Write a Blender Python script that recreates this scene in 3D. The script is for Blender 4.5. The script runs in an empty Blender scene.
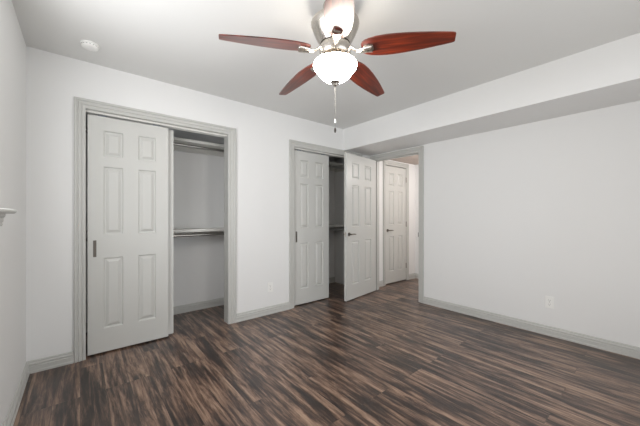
import bpy, bmesh, math, random
from mathutils import Vector, Matrix
PI = math.pi
scn = bpy.context.scene
C = scn.collection

# ------------------------------------------------------------------ camera
YAW = math.radians(39.65)                 # view direction turned from +Y towards +X
cam_d = bpy.data.cameras.new('camera'); cam = bpy.data.objects.new('camera', cam_d); C.objects.link(cam)
cam.location = (0, 0, 1.183)
cam.rotation_euler = (PI/2, 0, -YAW)
cam_d.sensor_width = 36.0
cam_d.lens = 289.17/640*36
cam_d.shift_y = (214.95-213)/640
cam_d.clip_start = 0.02
scn.camera = cam

# ------------------------------------------------------------------ light
w = bpy.data.worlds.new('daylight'); scn.world = w; w.use_nodes = True
bg = w.node_tree.nodes['Background']
bg.inputs['Color'].default_value = (0.80, 0.90, 1.0, 1); bg.inputs['Strength'].default_value = 1.0
scn.view_settings.view_transform = 'Standard'; scn.view_settings.look = 'None'
scn.view_settings.gamma = 1; scn.view_settings.use_curve_mapping = False
scn.view_settings.exposure = 0.38

def area(name, loc, direction, sx, sy, power, col):
    d = bpy.data.lights.new(name, 'AREA'); d.shape = 'RECTANGLE'; d.size = sx; d.size_y = sy
    d.energy = power; d.color = col
    o = bpy.data.objects.new(name, d); C.objects.link(o); o.location = loc
    o.rotation_euler = Vector(direction).to_track_quat('-Z', 'Z').to_euler()
    return o
def point(name, loc, power, col, r):
    d = bpy.data.lights.new(name, 'POINT'); d.energy = power; d.color = col; d.shadow_soft_size = r
    o = bpy.data.objects.new(name, d); C.objects.link(o); o.location = loc
    return o
# daylight entering through the left window and an invented rear one (openings built below)
area('added_rear_daylight', (1.70, -0.53, 1.10), (0, 1, 0), 1.9, 1.9, 13, (1.0, 0.985, 0.965))
area('left_window_daylight', (-0.385, 1.45, 1.66), (1, 0, 0), 0.85, 1.2, 23, (0.98, 0.985, 1.0))
point('hall_lamp_light', (4.25, 1.9, 1.95), 17, (1.0, 0.96, 0.93), 0.08)

# ------------------------------------------------------------------ room numbers (metres)
L, R, D, Rear = -0.310, 3.550, 3.051, -0.450
S, ZS, H = 2.968, 2.126, 2.44
WT = 0.11
CB = 3.76                                  # closet back wall
HX, HY = 4.85, 0.90                        # hall far wall, hall end
C1 = (0.034, 1.232); C2 = (2.095, 3.293); CZ = 2.055
E0, E1, EZ = 2.172, 2.944, 2.035
HD = (3.955, 4.560)

# ------------------------------------------------------------------ materials
def lin(c):
    c = [v/255 for v in c]
    return [v/12.92 if v <= .04045 else ((v+.055)/1.055)**2.4 for v in c] + [1]
def mat(name, rgb, rough=.5, metal=0, bump=0, bscale=200, var=0, coat=0, emis=None, estr=0):
    m = bpy.data.materials.new(name); m.use_nodes = True
    nt = m.node_tree; b = nt.nodes['Principled BSDF']
    b.inputs['Base Color'].default_value = lin(rgb); b.inputs['Roughness'].default_value = rough
    b.inputs['Metallic'].default_value = metal; b.inputs['Coat Weight'].default_value = coat
    if emis: b.inputs['Emission Color'].default_value = lin(emis); b.inputs['Emission Strength'].default_value = estr
    tc = nt.nodes.new('ShaderNodeTexCoord')
    n = nt.nodes.new('ShaderNodeTexNoise'); n.inputs['Scale'].default_value = bscale; n.inputs['Detail'].default_value = 3
    nt.links.new(tc.outputs['Object'], n.inputs['Vector'])
    if bump:
        bp = nt.nodes.new('ShaderNodeBump'); bp.inputs['Strength'].default_value = bump; bp.inputs['Distance'].default_value = .002
        nt.links.new(n.outputs['Fac'], bp.inputs['Height']); nt.links.new(bp.outputs['Normal'], b.inputs['Normal'])
    if var:
        r = nt.nodes.new('ShaderNodeMapRange'); r.inputs['To Min'].default_value = max(.02, rough-var); r.inputs['To Max'].default_value = min(1, rough+var)
        nt.links.new(n.outputs['Fac'], r.inputs['Value']); nt.links.new(r.outputs['Result'], b.inputs['Roughness'])
    return m
M = {}
M['wall'] = mat('white_wall_paint', (236, 236, 235), .75, bump=.12, bscale=160)
M['ceiling'] = mat('flat_ceiling_paint', (228, 228, 226), .9, bump=.15, bscale=120)
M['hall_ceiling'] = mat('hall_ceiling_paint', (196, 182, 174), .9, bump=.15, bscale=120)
M['trim'] = mat('grey_trim_paint', (196, 196, 192), .38, var=.05, bscale=30)
M['door'] = mat('pale_grey_door_paint', (204, 204, 200), .36, var=.05, bscale=30)
M['nickel'] = mat('brushed_nickel', (196, 190, 182), .27, 1, var=.03, bscale=25)
M['dark_nickel'] = mat('satin_nickel_lever', (120, 114, 108), .32, 1, var=.05, bscale=60)
M['alu'] = mat('aluminium_track', (150, 156, 166), .35, .9, var=.05, bscale=60)
M['plastic'] = mat('white_plastic', (246, 246, 243), .4, var=.04, bscale=60)
M['slot'] = mat('dark_slot', (40, 38, 36), .6, var=.05)
M['shelf'] = mat('white_shelf_paint', (222, 221, 216), .45, var=.05, bscale=40)
M['chrome'] = mat('rod_metal', (170, 168, 164), .34, 1, var=.05, bscale=60)
M['fob'] = mat('dark_wood_fob', (58, 50, 44), .45, var=.05)
M['lamp_glass'] = mat('lit_frosted_glass', (250, 246, 236), .35, var=.03, emis=(255, 247, 236), estr=29)
M['stem_glass'] = mat('lit_frosted_disc', (250, 246, 236), .35, var=.03, emis=(255, 232, 205), estr=2.0)

def glass_mat():
    m = bpy.data.materials.new('window_glass'); m.use_nodes = True; nt = m.node_tree; nt.nodes.clear()
    o = nt.nodes.new('ShaderNodeOutputMaterial'); mx = nt.nodes.new('ShaderNodeMixShader')
    t = nt.nodes.new('ShaderNodeBsdfTransparent'); g = nt.nodes.new('ShaderNodeBsdfGlossy'); g.inputs['Roughness'].default_value = .02
    f = nt.nodes.new('ShaderNodeFresnel'); f.inputs['IOR'].default_value = 1.45
    nt.links.new(f.outputs[0], mx.inputs[0]); nt.links.new(t.outputs[0], mx.inputs[1]); nt.links.new(g.outputs[0], mx.inputs[2])
    nt.links.new(mx.outputs[0], o.inputs[0]); return m
M['glass'] = glass_mat()

def ramp(nt, stops):
    r = nt.nodes.new('ShaderNodeValToRGB'); e = r.color_ramp.elements
    while len(e) < len(stops): e.new(.5)
    for k, (p, c) in enumerate(stops): e[k].position = p; e[k].color = lin(c)
    return r
def math_node(nt, op, a, b):
    n = nt.nodes.new('ShaderNodeMath'); n.operation = op
    for k, v in enumerate((a, b)):
        if isinstance(v, (int, float)): n.inputs[k].default_value = v
        else: nt.links.new(v, n.inputs[k])
    return n.outputs[0]

def floor_mat():
    m = bpy.data.materials.new('dark_plank_floor'); m.use_nodes = True; nt = m.node_tree; b = nt.nodes['Principled BSDF']
    tc = nt.nodes.new('ShaderNodeTexCoord')
    mp = nt.nodes.new('ShaderNodeMapping'); mp.inputs['Rotation'].default_value = (0, 0, PI/2)
    nt.links.new(tc.outputs['Object'], mp.inputs['Vector'])
    br = nt.nodes.new('ShaderNodeTexBrick')
    br.inputs['Scale'].default_value = 1; br.inputs['Brick Width'].default_value = 1.22; br.inputs['Row Height'].default_value = .135
    br.inputs['Mortar Size'].default_value = .0010; br.inputs['Mortar Smooth'].default_value = .3
    br.inputs['Color1'].default_value = (0, 0, 0, 1); br.inputs['Color2'].default_value = (1, 1, 1, 1); br.inputs['Mortar'].default_value = (.5, .5, .5, 1)
    br.offset = .37; br.offset_frequency = 3
    nt.links.new(mp.outputs['Vector'], br.inputs['Vector'])
    sep = nt.nodes.new('ShaderNodeSeparateColor'); nt.links.new(br.outputs['Color'], sep.inputs[0])
    off = math_node(nt, 'MULTIPLY', sep.outputs[0], 37.0)
    def streak(sx, sy, detail, rough, dist, extra):
        q = nt.nodes.new('ShaderNodeMapping'); q.inputs['Scale'].default_value = (sx, sy, 1)
        nt.links.new(tc.outputs['Object'], q.inputs['Vector'])
        n = nt.nodes.new('ShaderNodeTexNoise'); n.noise_dimensions = '4D'
        n.inputs['Scale'].default_value = 1; n.inputs['Detail'].default_value = detail; n.inputs['Roughness'].default_value = rough
        n.inputs['Distortion'].default_value = dist
        nt.links.new(q.outputs['Vector'], n.inputs['Vector'])
        nt.links.new(math_node(nt, 'ADD', off, extra), n.inputs['W'])
        return n.outputs['Fac']
    a = streak(22, 1.9, 8, .72, .45, 0)
    c = streak(95, 5.0, 5, .65, .6, 5)
    d = streak(3.0, 2.2, 3, .5, .3, 11)
    v = math_node(nt, 'ADD', math_node(nt, 'MULTIPLY', a, .80), math_node(nt, 'MULTIPLY', c, .14))
    v = math_node(nt, 'ADD', v, math_node(nt, 'MULTIPLY', d, .16))
    v = math_node(nt, 'ADD', v, math_node(nt, 'MULTIPLY', math_node(nt, 'SUBTRACT', sep.outputs[0], .5), .035))
    r = ramp(nt, [(.44, (24, 16, 13)), (.50, (48, 34, 28)), (.55, (84, 63, 52)), (.60, (126, 100, 83)), (.67, (158, 131, 111))])
    nt.links.new(v, r.inputs[0])
    mx = nt.nodes.new('ShaderNodeMix'); mx.data_type = 'RGBA'
    nt.links.new(br.outputs['Fac'], mx.inputs['Factor']); nt.links.new(r.outputs[0], mx.inputs[6]); mx.inputs[7].default_value = lin((26, 20, 18))
    nt.links.new(mx.outputs[2], b.inputs['Base Color'])
    rr = nt.nodes.new('ShaderNodeMapRange'); rr.inputs['To Min'].default_value = .24; rr.inputs['To Max'].default_value = .42; b.inputs['IOR'].default_value = 1.6; b.inputs['Coat Weight'].default_value = .2; b.inputs['Coat Roughness'].default_value = .3
    nt.links.new(c, rr.inputs['Value']); nt.links.new(rr.outputs[0], b.inputs['Roughness'])
    bp = nt.nodes.new('ShaderNodeBump'); bp.inputs['Strength'].default_value = .25; bp.inputs['Distance'].default_value = .0015
    nt.links.new(math_node(nt, 'SUBTRACT', c, math_node(nt, 'MULTIPLY', br.outputs['Fac'], 1.5)), bp.inputs['Height'])
    nt.links.new(bp.outputs[0], b.inputs['Normal'])
    return m
M['floor'] = floor_mat()

def blade_mat():
    m = bpy.data.materials.new('mahogany_blade'); m.use_nodes = True; nt = m.node_tree; b = nt.nodes['Principled BSDF']
    tc = nt.nodes.new('ShaderNodeTexCoord'); q = nt.nodes.new('ShaderNodeMapping'); q.inputs['Scale'].default_value = (4, 60, 10)
    nt.links.new(tc.outputs['Object'], q.inputs['Vector'])
    n = nt.nodes.new('ShaderNodeTexNoise'); n.inputs['Scale'].default_value = 1; n.inputs['Detail'].default_value = 5; n.inputs['Distortion'].default_value = .6
    nt.links.new(q.outputs[0], n.inputs['Vector'])
    r = ramp(nt, [(.3, (52, 15, 7)), (.5, (98, 31, 13)), (.7, (136, 50, 22))]); nt.links.new(n.outputs['Fac'], r.inputs[0])
    nt.links.new(r.outputs[0], b.inputs['Base Color']); b.inputs['Roughness'].default_value = .32
    b.inputs['Coat Weight'].default_value = 1.0; b.inputs['Coat Roughness'].default_value = .34
    return m
M['blade'] = blade_mat()

# ------------------------------------------------------------------ helpers
def obj(name, bm, m, parent=None, smooth=False, bevel=0, loc=None):
    me = bpy.data.meshes.new(name); bmesh.ops.recalc_face_normals(bm, faces=bm.faces); bm.to_mesh(me); bm.free()
    me.materials.append(M[m] if isinstance(m, str) else m)
    if smooth:
        me.polygons.foreach_set('use_smooth', [True]*len(me.polygons))
        if hasattr(me, 'set_sharp_from_angle'): me.set_sharp_from_angle(angle=math.radians(40))
    o = bpy.data.objects.new(name, me); C.objects.link(o)
    if parent: o.parent = parent
    if loc: o.location = loc
    if bevel:
        b = o.modifiers.new('bevel', 'BEVEL'); b.width = bevel; b.segments = 2; b.limit_method = 'ANGLE'
    return o
def tag(o, label=None, cat=None, group=None, kind=None):
    if label: o['label'] = label
    if cat: o['category'] = cat
    if group: o['group'] = group
    if kind: o['kind'] = kind
    return o
def empty(name, loc, rz=0):
    o = bpy.data.objects.new(name, None); C.objects.link(o); o.location = loc; o.rotation_euler = (0, 0, rz)
    o.empty_display_size = .1
    return o
def copy_tree(o, parent=None):
    c = o.copy(); C.objects.link(c)
    if parent: c.parent = parent
    for ch in list(o.children): copy_tree(ch, c)
    return c
def box(bm, x0, x1, y0, y1, z0, z1):
    r = bmesh.ops.create_cube(bm, size=1)
    for v in r['verts']:
        v.co = Vector(((x0+x1)/2+v.co.x*(x1-x0), (y0+y1)/2+v.co.y*(y1-y0), (z0+z1)/2+v.co.z*(z1-z0)))
    return r['verts']
def cyl(bm, p0, p1, r0, r1=None, n=24):
    p0, p1 = Vector(p0), Vector(p1); r1 = r0 if r1 is None else r1
    d = p1-p0; q = d.to_track_quat('Z', 'Y').to_matrix().to_4x4()
    bmesh.ops.create_cone(bm, cap_ends=True, segments=n, radius1=r0, radius2=r1, depth=d.length, matrix=Matrix.Translation((p0+p1)/2) @ q)
def lathe(bm, prof, n=48, center=(0, 0, 0)):
    cx, cy, cz = center; rings = []
    for r, z in prof:
        if r < 1e-6: rings.append([bm.verts.new((cx, cy, cz+z))])
        else: rings.append([bm.verts.new((cx+r*math.cos(2*PI*k/n), cy+r*math.sin(2*PI*k/n), cz+z)) for k in range(n)])
    for a, b in zip(rings, rings[1:]):
        for k in range(n):
            k2 = (k+1) % n
            if len(a) == 1 and len(b) == 1: continue
            if len(a) == 1: bm.faces.new((a[0], b[k], b[k2]))
            elif len(b) == 1: bm.faces.new((a[k], b[0], a[k2]))
            else: bm.faces.new((a[k], b[k], b[k2], a[k2]))
def tube(bm, pts, radii, n=12, flat=1.0):
    """a swept tube through pts; flat < 1 squashes it in z"""
    pts = [Vector(p) for p in pts]; rings = []
    if isinstance(radii, (int, float)): radii = [radii]*len(pts)
    for i, p in enumerate(pts):
        t = (pts[min(i+1, len(pts)-1)]-pts[max(i-1, 0)]).normalized()
        up = Vector((0, 0, 1)) if abs(t.z) < .95 else Vector((1, 0, 0))
        s = t.cross(up).normalized(); u = s.cross(t).normalized()
        rings.append([bm.verts.new(p + s*radii[i]*math.cos(2*PI*k/n) + u*radii[i]*flat*math.sin(2*PI*k/n)) for k in range(n)])
    for a, b in zip(rings, rings[1:]):
        for k in range(n): bm.faces.new((a[k], a[(k+1) % n], b[(k+1) % n], b[k]))
    bm.faces.new(rings[0][::-1]); bm.faces.new(rings[-1])
def wall_mesh(axis, c0, c1, u0, u1, z0, z1, holes):
    """a solid wall between c0 and c1 on `axis`, spanning u and z, with rectangular holes (ua, ub, za, zb)"""
    us = sorted({u0, u1, *[h[0] for h in holes], *[h[1] for h in holes]}); zs = sorted({z0, z1, *[h[2] for h in holes], *[h[3] for h in holes]})
    def solid(i, j):
        if i < 0 or j < 0 or i >= len(us)-1 or j >= len(zs)-1: return False
        um, zm = (us[i]+us[i+1])/2, (zs[j]+zs[j+1])/2
        return not any(h[0] < um < h[1] and h[2] < zm < h[3] for h in holes)
    bm = bmesh.new(); cache = {}
    def V(c, u, z):
        k = (c, u, z)
        if k not in cache: cache[k] = bm.verts.new((c, u, z) if axis == 'x' else (u, c, z))
        return cache[k]
    for i in range(len(us)-1):
        for j in range(len(zs)-1):
            if not solid(i, j): continue
            a, b, p, q = us[i], us[i+1], zs[j], zs[j+1]
            for c in (c0, c1): bm.faces.new((V(c, a, p), V(c, b, p), V(c, b, q), V(c, a, q)))
            if not solid(i-1, j): bm.faces.new((V(c0, a, p), V(c1, a, p), V(c1, a, q), V(c0, a, q)))
            if not solid(i+1, j): bm.faces.new((V(c0, b, p), V(c1, b, p), V(c1, b, q), V(c0, b, q)))
            if not solid(i, j-1): bm.faces.new((V(c0, a, p), V(c1, a, p), V(c1, b, p), V(c0, b, p)))
            if not solid(i, j+1): bm.faces.new((V(c0, a, q), V(c1, a, q), V(c1, b, q), V(c0, b, q)))
    return bm
def sweep(bm, frames):
    """join successive closed outlines of equal length"""
    rings = [[bm.verts.new(p) for p in f] for f in frames]; n = len(rings[0])
    for a, b in zip(rings, rings[1:]):
        for k in range(n): bm.faces.new((a[k], a[(k+1) % n], b[(k+1) % n], b[k]))
    bm.faces.new(rings[0][::-1]); bm.faces.new(rings[-1])
def S_(o, label, cat): return tag(o, label, cat, kind='structure')

# ------------------------------------------------------------------ shell
bm = bmesh.new(); box(bm, L-.12, HX+.1, Rear-.12, CB+.1, -.1, 0)
S_(obj('floor', bm, 'floor'), 'dark brown streaked wood plank floor', 'floor')
bm = bmesh.new(); box(bm, L-.12, HX+.1, Rear-.12, CB+.1, H, H+.1)
S_(obj('ceiling', bm, 'ceiling'), 'flat light grey painted ceiling above the fan', 'ceiling')
bm = bmesh.new(); box(bm, S, R, Rear, D, ZS, H-.0005)
S_(obj('trim_1', bm, 'wall'), 'white boxed soffit running along the top of the right wall', 'soffit')
LWy = (.80, 2.10, 1.198, 2.10)             # left window opening
RWx = (.72, 2.68, .05, 2.07)               # invented rear window opening, added to let daylight in
S_(obj('wall_left', wall_mesh('x', L-.12, L, Rear-.12, CB+.1, 0, H, [LWy]), 'wall'), 'white wall at the left edge with the window sill', 'wall')
S_(obj('wall_closets', wall_mesh('y', D, D+WT, L, HX, 0, H, [(C1[0]-.02, C1[1]+.02, 0, CZ+.02), (C2[0]-.02, C2[1]+.02, 0, CZ+.02), (HD[0]-.02, HD[1]+.02, 0, 2.045)]), 'wall'),
   'white wall holding both sliding door closets, continuing into the hall', 'wall')
S_(obj('wall_right', wall_mesh('x', R, R+.115, Rear-.12, D, 0, H, [(E0-.02, E1+.02, 0, EZ+.02)]), 'wall'), 'plain white wall on the right below the soffit', 'wall')
S_(obj('wall_rear', wall_mesh('y', Rear-.12, Rear, L, R, 0, H, [RWx]), 'wall'), 'white wall behind the camera with an added wide window for daylight', 'wall')
bm = bmesh.new(); box(bm, L, HX+.1, CB, CB+.1, 0, H)
S_(obj('wall_closet_back', bm, 'wall'), 'white back wall inside the two closets', 'wall')
bm = bmesh.new(); box(bm, 1.62, 1.73, D+WT, CB, 0, H)
S_(obj('wall_closet_divider', bm, 'wall'), 'partition wall between the two closets', 'wall')
bm = bmesh.new(); box(bm, 3.45, 3.56, D+WT, CB, 0, H)
S_(obj('wall_closet_end', bm, 'wall'), 'end wall inside the closet behind the open entry door', 'wall')
bm = bmesh.new(); box(bm, HX, HX+.1, HY-.1, CB, 0, H)
S_(obj('wall_hall_far', bm, 'wall'), 'white far wall of the hall, a narrow bright strip beside the hall door', 'wall')
bm = bmesh.new(); box(bm, R+.115, HX, HY-.1, HY, 0, H)
S_(obj('wall_hall_end', bm, 'wall'), 'white end wall of the hall, out of sight', 'wall')
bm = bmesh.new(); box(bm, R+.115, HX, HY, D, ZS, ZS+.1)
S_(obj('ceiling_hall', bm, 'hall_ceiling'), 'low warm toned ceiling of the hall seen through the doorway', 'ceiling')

# ------------------------------------------------------------------ baseboards
BP = [(0, 0), (.019, 0), (.019, .016), (.015, .020), (.015, .050), (.011, .053), (.011, .060), (.014, .064), (.012, .072), (.007, .076), (.007, .085), (.004, .090), (0, .092)]
def baseboard(name, p0, p1, n, label, c0=0, c1=0):
    """p0 -> p1 along the wall foot, n points into the room; c0/c1 mitre the ends (+1 shortens with depth)"""
    p0, p1, n = Vector(p0), Vector(p1), Vector(n); t = (p1-p0).normalized(); bm = bmesh.new()
    f = [[(e + n*b + s*t*b*c).to_3d()+Vector((0, 0, z)) for b, z in BP] for e, s, c in ((p0, 1, c0), (p1, -1, c1))]
    sweep(bm, f); o = obj(name, bm, 'trim'); return S_(o, label, 'baseboard')
g = .0008
baseboard('baseboard_left', (L+g, Rear+g), (L+g, D-g), (1, 0), 'grey baseboard along the left wall', 1, 1)
baseboard('baseboard_closets_left', (L+g, D-g), (C1[0]-.076, D-g), (0, -1), 'short grey baseboard left of the wide closet', 1, 0)
baseboard('baseboard_closets_middle', (C1[1]+.088, D-g), (C2[0]-.074, D-g), (0, -1), 'grey baseboard under the outlet between the two closets')
baseboard('baseboard_closets_right', (C2[1]+.078, D-g), (R-g, D-g), (0, -1), 'grey baseboard in the corner behind the open entry door')
baseboard('baseboard_right', (R-g, E0-.076), (R-g, Rear+g), (-1, 0), 'long grey baseboard along the right wall', 0, 1)
baseboard('baseboard_rear', (R-g, Rear+g), (L+g, Rear+g), (0, 1), 'grey baseboard behind the camera', 1, 1)
baseboard('baseboard_closet_back', (L+g, CB-g), (1.62-g, CB-g), (0, -1), 'grey baseboard at the back inside the wide left closet')
baseboard('baseboard_closet_back_right', (1.73+g, CB-g), (3.45-g, CB-g), (0, -1), 'grey baseboard at the back inside the closet behind the entry door')
baseboard('baseboard_hall_left', (R+.116, D-g), (HD[0]-.064, D-g), (0, -1), 'short grey baseboard left of the hall door')
baseboard('baseboard_hall_right', (HD[1]+.064, D-g), (HX-g, D-g), (0, -1), 'short grey baseboard right of the hall door', 0, 1)
baseboard('baseboard_hall_far', (HX-g, D-g), (HX-g, HY+g), (-1, 0), 'grey baseboard on the hall far wall', 1, 0)

# ------------------------------------------------------------------ door casings and jambs
CP = [(0, 0), (0, .009), (.006, .012), (.020, .012), (.023, .008), (.027, .008), (.031, .014), (.046, .016), (.050, .012), (.054, .013), (.058, .020), (.071, .021), (1, .018), (1, 0)]
def casing(name, fn, a, b, zt, wl, wr, label, cz0=0, jamb=None, m='trim'):
    """fn(u, out, z) -> point, casing of width wl / wr round the opening a..b, zt high; jamb = wall thickness"""
    bm = bmesh.new()
    def off(o, w_): return min(o, w_) if o < 1 else w_
    def prof(w_): return [((o/.075*w_ if o < 1 else w_), p) for o, p in CP]
    pl, pr = prof(wl), prof(wr)
    F = [[fn(a-o, p, 0) for o, p in pl], [fn(a-o, p, zt+o*.076/wl) for o, p in pl], [fn(b+o, p, zt+o*.076/wr) for o, p in pr], [fn(b+o, p, 0) for o, p in pr]]
    sweep(bm, F)
    if jamb:
        j = .018
        for (u0, u1, z0, z1) in ((a-j, a, 0, zt+j), (b, b+j, 0, zt+j), (a, b, zt, zt+j)):
            vs = [bm.verts.new(fn(u, -d, z)) for z in (z0, z1) for d in (.0005, jamb) for u in (u0, u1)]
            for q in ((0, 1, 3, 2), (4, 5, 7, 6), (0, 1, 5, 4), (2, 3, 7, 6), (0, 2, 6, 4), (1, 3, 7, 5)): bm.faces.new([vs[k] for k in q])
    return S_(obj(name, bm, m, smooth=False), label, 'door frame')
casing('trim_2', lambda u, o, z: (u, D-.0005-o, z), C1[0], C1[1], CZ, .073, .087, 'grey moulded casing round the wide left closet opening', jamb=WT)
casing('trim_3', lambda u, o, z: (u, D-.0005-o, z), C2[0], C2[1], CZ, .073, .076, 'grey moulded casing round the closet beside the entry door', jamb=WT)
casing('trim_4', lambda u, o, z: (R-.0005-o, u, z), E0, E1, EZ, .075, .075, 'grey moulded casing of the entry doorway in the right wall', jamb=.114)
casing('trim_5', lambda u, o, z: (u, D-.0005-o, z), HD[0], HD[1], 2.03, .062, .062, 'grey casing round the closed hall door', jamb=WT)
# door stop in the entry jamb and strike plate
bm = bmesh.new()
box(bm, R+.042, R+.072, E0, E0+.011, 0, EZ); box(bm, R+.042, R+.072, E1-.011, E1, 0, EZ); box(bm, R+.042, R+.072, E0+.011, E1-.011, EZ-.011, EZ)
S_(obj('trim_6', bm, 'trim'), 'grey door stop strip inside the entry door jamb', 'door frame')
bm = bmesh.new(); box(bm, R-.0205, R+.03, E0, E0+.0016, .885, .945)
S_(obj('trim_7', bm, 'dark_nickel', bevel=.0005), 'small nickel strike plate on the entry door jamb', 'strike plate')

# ------------------------------------------------------------------ six panel doors
def panel_slab(w_, h, t=.035, zoff=0):
    """door slab in x 0..w, z 0..h, y 0 (front) .. t, with six raised panels on both faces"""
    s = .176*w_; mw = .19*w_; pw = (w_-2*s-mw)/2
    xs = [0, s, s+pw, s+pw+mw, w_-s, w_]; k = h/2.03
    zs = [0, .202*k, .812*k, 1.014*k, 1.600*k, 1.690*k, 1.912*k, h]
    bm = bmesh.new()
    rings = [(0, 0), (.003, .008), (.008, .0125), (.016, .0125), (.034, .0025), (.038, .0012)]
    for side in (0, 1):
        def P(x, d, z): return bm.verts.new((x, d if side == 0 else t-d, z))
        grid = {(i, j): P(xs[i], 0, zs[j]) for i in range(6) for j in range(8)}
        for i in range(5):
            for j in range(7):
                c = [grid[i, j], grid[i+1, j], grid[i+1, j+1], grid[i, j+1]]
                if i in (1, 3) and j in (1, 3, 5):
                    prev = c; x0, x1, z0, z1 = xs[i], xs[i+1], zs[j], zs[j+1]
                    for o, d in rings[1:]:
                        cur = [P(x0+o, d, z0+o), P(x1-o, d, z0+o), P(x1-o, d, z1-o), P(x0+o, d, z1-o)]
                        for e in range(4): bm.faces.new((prev[e], prev[(e+1) % 4], cur[(e+1) % 4], cur[e]))
                        prev = cur
                    bm.faces.new(prev)
                else: bm.faces.new(c)
        if side == 0: g0 = grid
        else: g1 = grid
    for i in range(5):
        for j in (0, 7): bm.faces.new((g0[i, j], g0[i+1, j], g1[i+1, j], g1[i, j]))
    for j in range(7):
        for i in (0, 5): bm.faces.new((g0[i, j], g0[i, j+1], g1[i, j+1], g1[i, j]))
    return bm
def sliding_door(name, x, y, w_, h, label, pull=True):
    e = S_(empty(name, (x, y, .014)), label, 'door')
    obj('door_panel', panel_slab(w_, h, .031), 'door', e)
    if pull:
        # rectangular pull: plate, raised rim and a dark finger cup
        p = bmesh.new(); x0, x1, z0, z1 = .036, .058, .815, .955
        for (a, b, c, d) in ((x0, x1, z0, z0+.006), (x0, x1, z1-.006, z1), (x0, x0+.006, z0+.006, z1-.006), (x1-.006, x1, z0+.006, z1-.006)):
            box(p, a, b, -.004, -.0002, c, d)
        hnd = obj('pull_handle', p, 'dark_nickel', e); hnd['label'] = 'brushed nickel rectangular finger pull'
        p = bmesh.new(); box(p, x0+.006, x1-.006, -.0014, -.0002, z0+.006, z1-.006); obj('finger_cup', p, 'dark_nickel', hnd)
    r = bmesh.new()
    for xx in (.1, w_-.1): box(r, xx-.03, xx+.03, .012, .016, h, h+.012)
    obj('roller_hanger', r, 'alu', e)
    return e
sliding_door('door_1', .046, D+.028, .607, 2.006, 'left closet sliding door in front, six raised panels and nickel pull')
sliding_door('door_2', .102, D+.076, .607, 2.006, 'left closet sliding door behind, only its right edge showing', pull=False)
sliding_door('door_3', 2.107, D+.028, .607, 2.006, 'right closet sliding door, narrow looking, six panels and nickel pull')
sliding_door('door_4', 2.104, D+.076, .606, 2.006, 'rear sliding door of the right closet, hidden behind the front one', pull=False)
def closet_track(name, a, b, label):
    t = tag(empty(name, (a, D+.016, CZ)), label, 'sliding door track')
    p = bmesh.new(); wd = b-a
    box(p, .001, wd-.001, .004, .088, -.003, -.0005)
    for y in (.043, .086): box(p, .001, wd-.001, y, y+.002, -.014, -.003)
    box(p, .001, wd-.001, .001, .003, -.020, -.007); box(p, .001, wd-.001, .003, .010, -.009, -.007); box(p, .001, wd-.001, .0085, .010, -.0072, -.003)
    obj('track_channel', p, 'shelf', t)
    return t
closet_track('sliding_door_track', C1[0], C1[1], 'aluminium sliding door track under the head of the wide left closet')
closet_track('sliding_door_track', C2[0], C2[1], 'aluminium sliding door track under the head of the closet beside the doorway')

def lever_set(parent, x, z, t, flip):
    """lever handles on both faces; flip = direction (+1/-1 in x) in which the levers point"""
    for side, y, s in ((0, 0, -1), (1, t, 1)):
        p = bmesh.new(); cyl(p, (x, y+s*.0002, z), (x, y+s*.009, z), .027, .025); cyl(p, (x, y+s*.009, z), (x, y+s*.045, z), .010, .010, 16)
        h = obj('lever_handle', p, 'dark_nickel', parent, smooth=True); h['label'] = 'dark satin nickel lever handle'
        p = bmesh.new(); f = flip
        tube(p, [(x-f*.008, y+s*.047, z), (x+f*.012, y+s*.050, z+.001), (x+f*.05, y+s*.052, z+.002), (x+f*.09, y+s*.048, z-.001), (x+f*.108, y+s*.043, z-.003)], [.009, .010, .009, .008, .006], 12)
        obj('lever', p, 'dark_nickel', h, smooth=True)
def hinge(parent, x, y, z):
    p = bmesh.new(); cyl(p, (x, y, z-.045), (x, y, z+.045), .0065, n=12); cyl(p, (x, y, z+.045), (x, y, z+.051), .0045, n=12)
    obj('hinge', p, 'dark_nickel', parent, smooth=True)
# entry door, hinged at the far jamb, swung open about 81 degrees into the room
ew = .762; ang = math.radians(8.6)
e = S_(empty('door_5', (R-.027, E1-.006, .012), PI+ang), 'open entry door with dark lever handle, standing in front of the right closet', 'door')
# local x runs from the hinge to the latch; local y 0 faces the closet side, +t faces the camera
obj('door_panel', panel_slab(ew, 2.015), 'door', e)
lever_set(e, ew-.062, .905, .035, -1)
for z in (.25, 1.0, 1.80): hinge(e, -.004, -.006, z)
p = bmesh.new(); box(p, ew+.0001, ew+.0016, .006, .029, .875, .935); obj('latch_plate', p, 'nickel', e)
# hall door
e = S_(empty('door_6', (HD[0]+.004, D+.002, .014)), 'closed six panel door in the hall seen through the doorway', 'door')
hw = HD[1]-HD[0]-.008
obj('door_panel', panel_slab(hw, 2.006), 'door', e)
lever_set(e, .062, .905, .035, 1)
for z in (.25, 1.0, 1.80): hinge(e, hw+.003, -.007, z)

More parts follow.
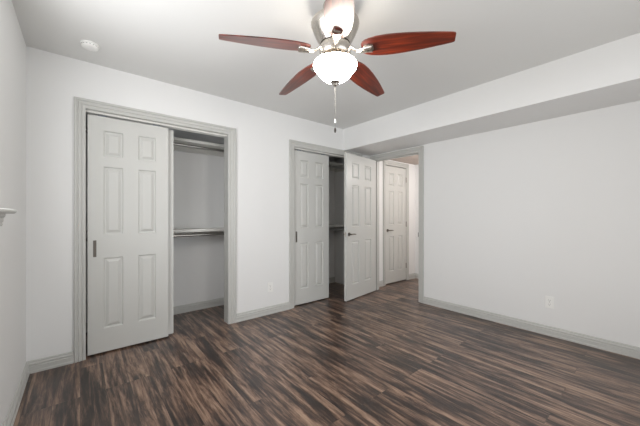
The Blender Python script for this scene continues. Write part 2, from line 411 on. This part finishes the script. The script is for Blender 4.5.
# ------------------------------------------------------------------ windows
def window_left():
    y0, y1, z0, z1 = LWy; e = S_(empty('window_1', (L-.09, y0, z0)), 'window in the left wall, only the end of its grey sill visible', 'window')
    hgt, wd = z1-z0, y1-y0
    p = bmesh.new()
    for (a, b, c, d) in ((0, wd, 0, .04), (0, wd, hgt-.04, hgt), (0, .04, .04, hgt-.04), (wd-.04, wd, .04, hgt-.04), (.04, wd-.04, hgt/2-.015, hgt/2+.015)):
        box(p, -.02, .0, a, b, c+(.001 if c == 0 else 0), d)
    obj('window_frame', p, 'plastic', e)
    p = bmesh.new(); box(p, -.012, -.008, .04, wd-.04, .04, hgt-.04); obj('glass_pane', p, 'glass', e)
    p = bmesh.new()                                   # stool with rounded nose and horns past the opening
    out = [(0.004, 0.0005), (0.09, .0005), (.0915, -.003), (.0915, .0), (.138, .0), (.144, .004), (.147, .011), (.145, .018), (.139, .023), (0.004, .023)]
    pr = [(.0905, -.0), (.138, .0), (.144, .004), (.147, .011), (.145, .018), (.139, .023), (.0905, .023)]
    sweep(p, [[(x, y, z-.008) for x, z in pr] for y in (-.055, wd+.055)])
    box(p, .004, .0905, .001, wd-.001, .0005, .015)
    o = obj('window_sill', p, 'trim', e); o['label'] = 'grey moulded window sill'
    p = bmesh.new()
    pa = [(.0905, -.070), (.100, -.070), (.104, -.062), (.101, -.054), (.106, -.046), (.106, -.030), (.112, -.022), (.114, -.0085), (.0905, -.0085)]
    sweep(p, [[(x, y, z) for x, z in pa] for y in (-.012, wd+.012)])
    obj('sill_apron', p, 'trim', e)
window_left()
x0, x1, z0, z1 = RWx
e = S_(empty('added_rear_window', (x0, Rear-.09, z0)), 'wide window added behind the camera to supply daylight, out of the picture', 'window')  # unseen window, invented as a daylight source for the room
wd, hgt = x1-x0, z1-z0; p = bmesh.new()
for (a, b, c, d) in ((0, wd, 0.001, .04), (0, wd, hgt-.04, hgt), (0, .04, .04, hgt-.04), (wd-.04, wd, .04, hgt-.04), (wd/2-.02, wd/2+.02, .04, hgt-.04)): box(p, a, b, -.02, 0, c, d)
obj('window_frame', p, 'plastic', e)
p = bmesh.new(); box(p, .04, wd-.04, -.012, -.008, .04, hgt-.04); obj('glass_pane', p, 'glass', e)
p = bmesh.new(); box(p, .001, wd-.001, .0, .13, .0005, .02); obj('window_sill', p, 'trim', e)

# ------------------------------------------------------------------ closet shelves and rods
def shelf(name, a, b, z, label, cat='shelf'):
    e = tag(empty(name, ((a+b)/2, CB, z)), label, cat, 'painted closet shelves'); wd = (b-a)/2-.001
    p = bmesh.new(); box(p, -wd, wd, -.300, -.0005, -.018, 0); obj('shelf_board', p, 'shelf', e)
    p = bmesh.new(); box(p, -wd, wd, -.310, -.3003, -.030, .001); obj('front_lip', p, 'shelf', e)
    p = bmesh.new(); box(p, -wd, wd, -.018, -.0005, -.085, -.0183); obj('wall_cleat', p, 'shelf', e)
    for s in (-1, 1):
        p = bmesh.new(); xa, xb = sorted((s*wd, s*(wd-.018))); box(p, xa, xb, -.299, -.0185, -.105, -.0183); obj('side_cleat', p, 'shelf', e)
    return e
def rod(a, b, z, label):
    e = tag(empty('closet_rod', ((a+b)/2, CB-.262, z)), label, 'clothes rod', 'closet hanging rods'); wd = (b-a)/2-.0195
    p = bmesh.new(); cyl(p, (-wd+.004, 0, 0), (wd-.004, 0, 0), .0155, n=20); obj('rod_tube', p, 'chrome', e, smooth=True)
    for s in (-1, 1):
        p = bmesh.new(); cyl(p, (s*wd, 0, 0), (s*(wd-.012), 0, 0), .026, .022, 20); obj('rod_socket', p, 'chrome', e, smooth=True)
    return e
cl1, cl2 = (L, 1.62), (1.73, 3.45)
shelf('closet_shelf', *cl1, 2.035, 'upper white shelf high in the wide left closet')
shelf('closet_shelf', *cl1, 1.020, 'lower white shelf halfway up the wide left closet')
shelf('closet_shelf', *cl2, 2.035, 'upper shelf in the dark closet beside the open door')
shelf('closet_shelf', *cl2, 1.020, 'lower shelf in the dark closet beside the open door')
rod(*cl1, 1.970, 'metal clothes rod under the upper shelf of the wide left closet')
rod(*cl1, .950, 'metal clothes rod under the lower shelf of the wide left closet')
rod(*cl2, 1.970, 'metal clothes rod under the upper shelf of the dark right closet')
rod(*cl2, .950, 'metal clothes rod under the lower shelf of the dark right closet')

# ------------------------------------------------------------------ outlets
def outlet():
    e = empty('wall_outlet', (0, 0, 0)); tag(e, 'x', 'outlet', 'duplex wall outlets')
    p = bmesh.new(); box(p, -.035, .035, -.0055, -.0004, -.0575, .0575); obj('cover_plate', p, 'plastic', e, bevel=.002)
    for z in (-.0195, .0195):
        p = bmesh.new(); cyl(p, (0, -.0057, z), (0, -.0075, z), .0165, .016, 24)
        for v in p.verts: v.co.z = max(min(v.co.z, z+.0135), z-.0135)
        s = obj('receptacle', p, 'plastic', e)
        p = bmesh.new(); box(p, -.0075, -.0055, -.0080, -.0076, z-.002, z+.006); box(p, .0055, .0075, -.0080, -.0076, z-.003, z+.006); cyl(p, (0, -.0076, z-.008), (0, -.0080, z-.008), .0025, n=10)
        obj('slots', p, 'slot', s)
    p = bmesh.new(); cyl(p, (0, -.0056, 0), (0, -.0066, 0), .003, n=12); obj('screw', p, 'nickel', e)
    return e
o1 = outlet(); o1.location = (1.752, D, .318); o1['label'] = 'white duplex outlet on the wall between the two closets'
o2 = copy_tree(o1); o2.location = (R, .748, .326); o2.rotation_euler = (0, 0, -PI/2); o2['label'] = 'white duplex outlet low on the right wall'

# ------------------------------------------------------------------ smoke detector
e = tag(empty('smoke_detector', (.054, 2.722, H)), 'round white smoke detector on the ceiling near the left corner', 'smoke detector')
p = bmesh.new(); lathe(p, [(0, -.0003), (.056, -.0003), (.057, -.007), (.054, -.009), (0, -.009)], 40); obj('mounting_base', p, 'plastic', e, smooth=True)
p = bmesh.new(); lathe(p, [(0, -.0092), (.050, -.0092), (.052, -.018), (.047, -.026), (.036, -.030), (.018, -.032), (0, -.032)], 40); obj('cover', p, 'plastic', e, smooth=True)
p = bmesh.new()
for k in range(16):
    a = 2*PI*k/16; q = box(p, .0508, .0522, -.005, .005, -.0165, -.0145)
    bmesh.ops.rotate(p, verts=q, cent=(0, 0, 0), matrix=Matrix.Rotation(a, 3, 'Z'))
obj('vent_slots', p, 'slot', e)

# ------------------------------------------------------------------ ceiling fan
FX, FY = 1.177, 1.278
fan = tag(empty('ceiling_fan', (FX, FY, H), -YAW), 'five blade brushed nickel ceiling fan with mahogany blades and lit bowl lamp', 'ceiling fan')
# local frame: +y runs away from the camera, +x to the right; z measured from the ceiling
p = bmesh.new(); lathe(p, [(0, -.0004), (.072, -.0004), (.074, -.012), (.068, -.030), (.045, -.048), (.030, -.055), (0, -.055)]); obj('canopy', p, 'nickel', fan, smooth=True)
p = bmesh.new(); cyl(p, (0, 0, -.050), (0, 0, -.095), .016); obj('downrod', p, 'nickel', fan, smooth=True)
p = bmesh.new()
lathe(p, [(0, -.082), (.045, -.083), (.085, -.088), (.128, -.098), (.143, -.108), (.1445, -.120), (.142, -.130), (.134, -.150), (.122, -.178), (.108, -.206), (.096, -.226), (.090, -.236), (0, -.236)])
obj('motor_housing', p, 'nickel', fan, smooth=True)
p = bmesh.new(); lathe(p, [(0, -.2365), (.070, -.2365), (.088, -.242), (.094, -.256), (.094, -.292), (.086, -.304), (.060, -.310), (.058, -.330), (.098, -.336), (.106, -.343), (.104, -.354), (0, -.354)]); obj('light_kit_fitter', p, 'nickel', fan, smooth=True)
p = bmesh.new()
lathe(p, [(.104, -.348), (.118, -.347), (.127, -.351), (.131, -.358), (.131, -.365), (.127, -.375), (.119, -.386), (.109, -.398), (.099, -.412), (.085, -.428), (.066, -.443), (.044, -.453), (.024, -.458), (0, -.460)])
obj('light_bowl', p, 'lamp_glass', fan, smooth=True)
p = bmesh.new(); lathe(p, [(0, -.455), (.028, -.456), (.030, -.461), (.024, -.467), (.017, -.472), (.014, -.480), (.008, -.486), (0, -.488)]); obj('finial', p, 'nickel', fan, smooth=True)
ZB = -.272; DR = Matrix.Rotation(math.radians(3.6), 4, 'Y')     # the blades droop a little
def blade_mesh():
    # half widths along the blade, then camber-free plate 6 mm thick
    st = [(.160, .030), (.168, .042), (.185, .054), (.21, .063), (.25, .071), (.30, .0745), (.36, .073), (.42, .068), (.48, .0615), (.54, .053), (.60, .043), (.645, .035), (.657, .031), (.661, .025)]
    p = bmesh.new(); t = .003
    f = []
    for x, h in st: f.append([(x, -h, -t), (x, h, -t), (x, h, t), (x, -h, t)])
    sweep(p, f); return p
def iron_mesh():
    p = bmesh.new()
    tube(p, [(.080, 0, .014), (.100, 0, .008), (.118, 0, -.006), (.135, 0, -.016), (.155, 0, -.018), (.180, 0, -.0150), (.222, 0, -.0130)], [.022, .016, .0125, .014, .019, .025, .029], 16, .5)
    return p
blade0 = iron0 = None
for k in range(5):
    ang = -PI/2 + 2*PI*k/5                     # the first blade points at the camera
    mt = Matrix.Rotation(ang, 4, 'Z') @ Matrix.Translation((0, 0, ZB)) @ DR @ Matrix.Rotation(math.radians(-12), 4, 'X')
    mi = Matrix.Rotation(ang, 4, 'Z') @ Matrix.Translation((0, 0, ZB)) @ DR
    if k == 0:
        blade0 = obj('blade', blade_mesh(), 'blade', fan); blade0.matrix_local = mt
        iron0 = obj('blade_iron', iron_mesh(), 'nickel', fan, smooth=True)
        pad = bmesh.new()
        sweep(pad, [[(x, -h, -.0115), (x, h, -.0115), (x, h, -.0034), (x, -h, -.0034)] for x, h in ((.168, .012), (.176, .021), (.190, .026), (.205, .027), (.218, .024), (.228, .014))])
        pd = obj('mounting_pad', pad, 'nickel', iron0, bevel=.002); pd.matrix_local = Matrix.Rotation(math.radians(-12), 4, 'X')
        iron0.matrix_local = mi
    else:
        b = blade0.copy(); C.objects.link(b); b.matrix_local = mt
        i = iron0.copy(); C.objects.link(i); i.matrix_local = mi
        q = pd.copy(); C.objects.link(q); q.parent = i
# pull chains
p = bmesh.new(); z = -.488
while z > -.680:
    bmesh.ops.create_uvsphere(p, u_segments=8, v_segments=6, radius=.0022, matrix=Matrix.Translation((0, 0, z))); z -= .0042
ch = obj('pull_chain', p, 'chrome', fan, smooth=True)
p = bmesh.new(); lathe(p, [(0, -.680), (.003, -.682), (.004, -.690), (.0062, -.700), (.0058, -.706), (0, -.708)], 16); obj('chain_bell', p, 'plastic', ch, smooth=True)
p = bmesh.new(); z = -.708
while z > -.732:
    bmesh.ops.create_uvsphere(p, u_segments=8, v_segments=6, radius=.0013, matrix=Matrix.Translation((0, 0, z))); z -= .0040
c2 = obj('lower_pull_chain', p, 'chrome', fan, smooth=True)
p = bmesh.new(); lathe(p, [(0, -.732), (.0035, -.734), (.006, -.742), (.0065, -.752), (.004, -.762), (0, -.765)], 16)
f = obj('chain_fob', p, 'fob', c2, smooth=True); f['label'] = 'small dark wooden fob'
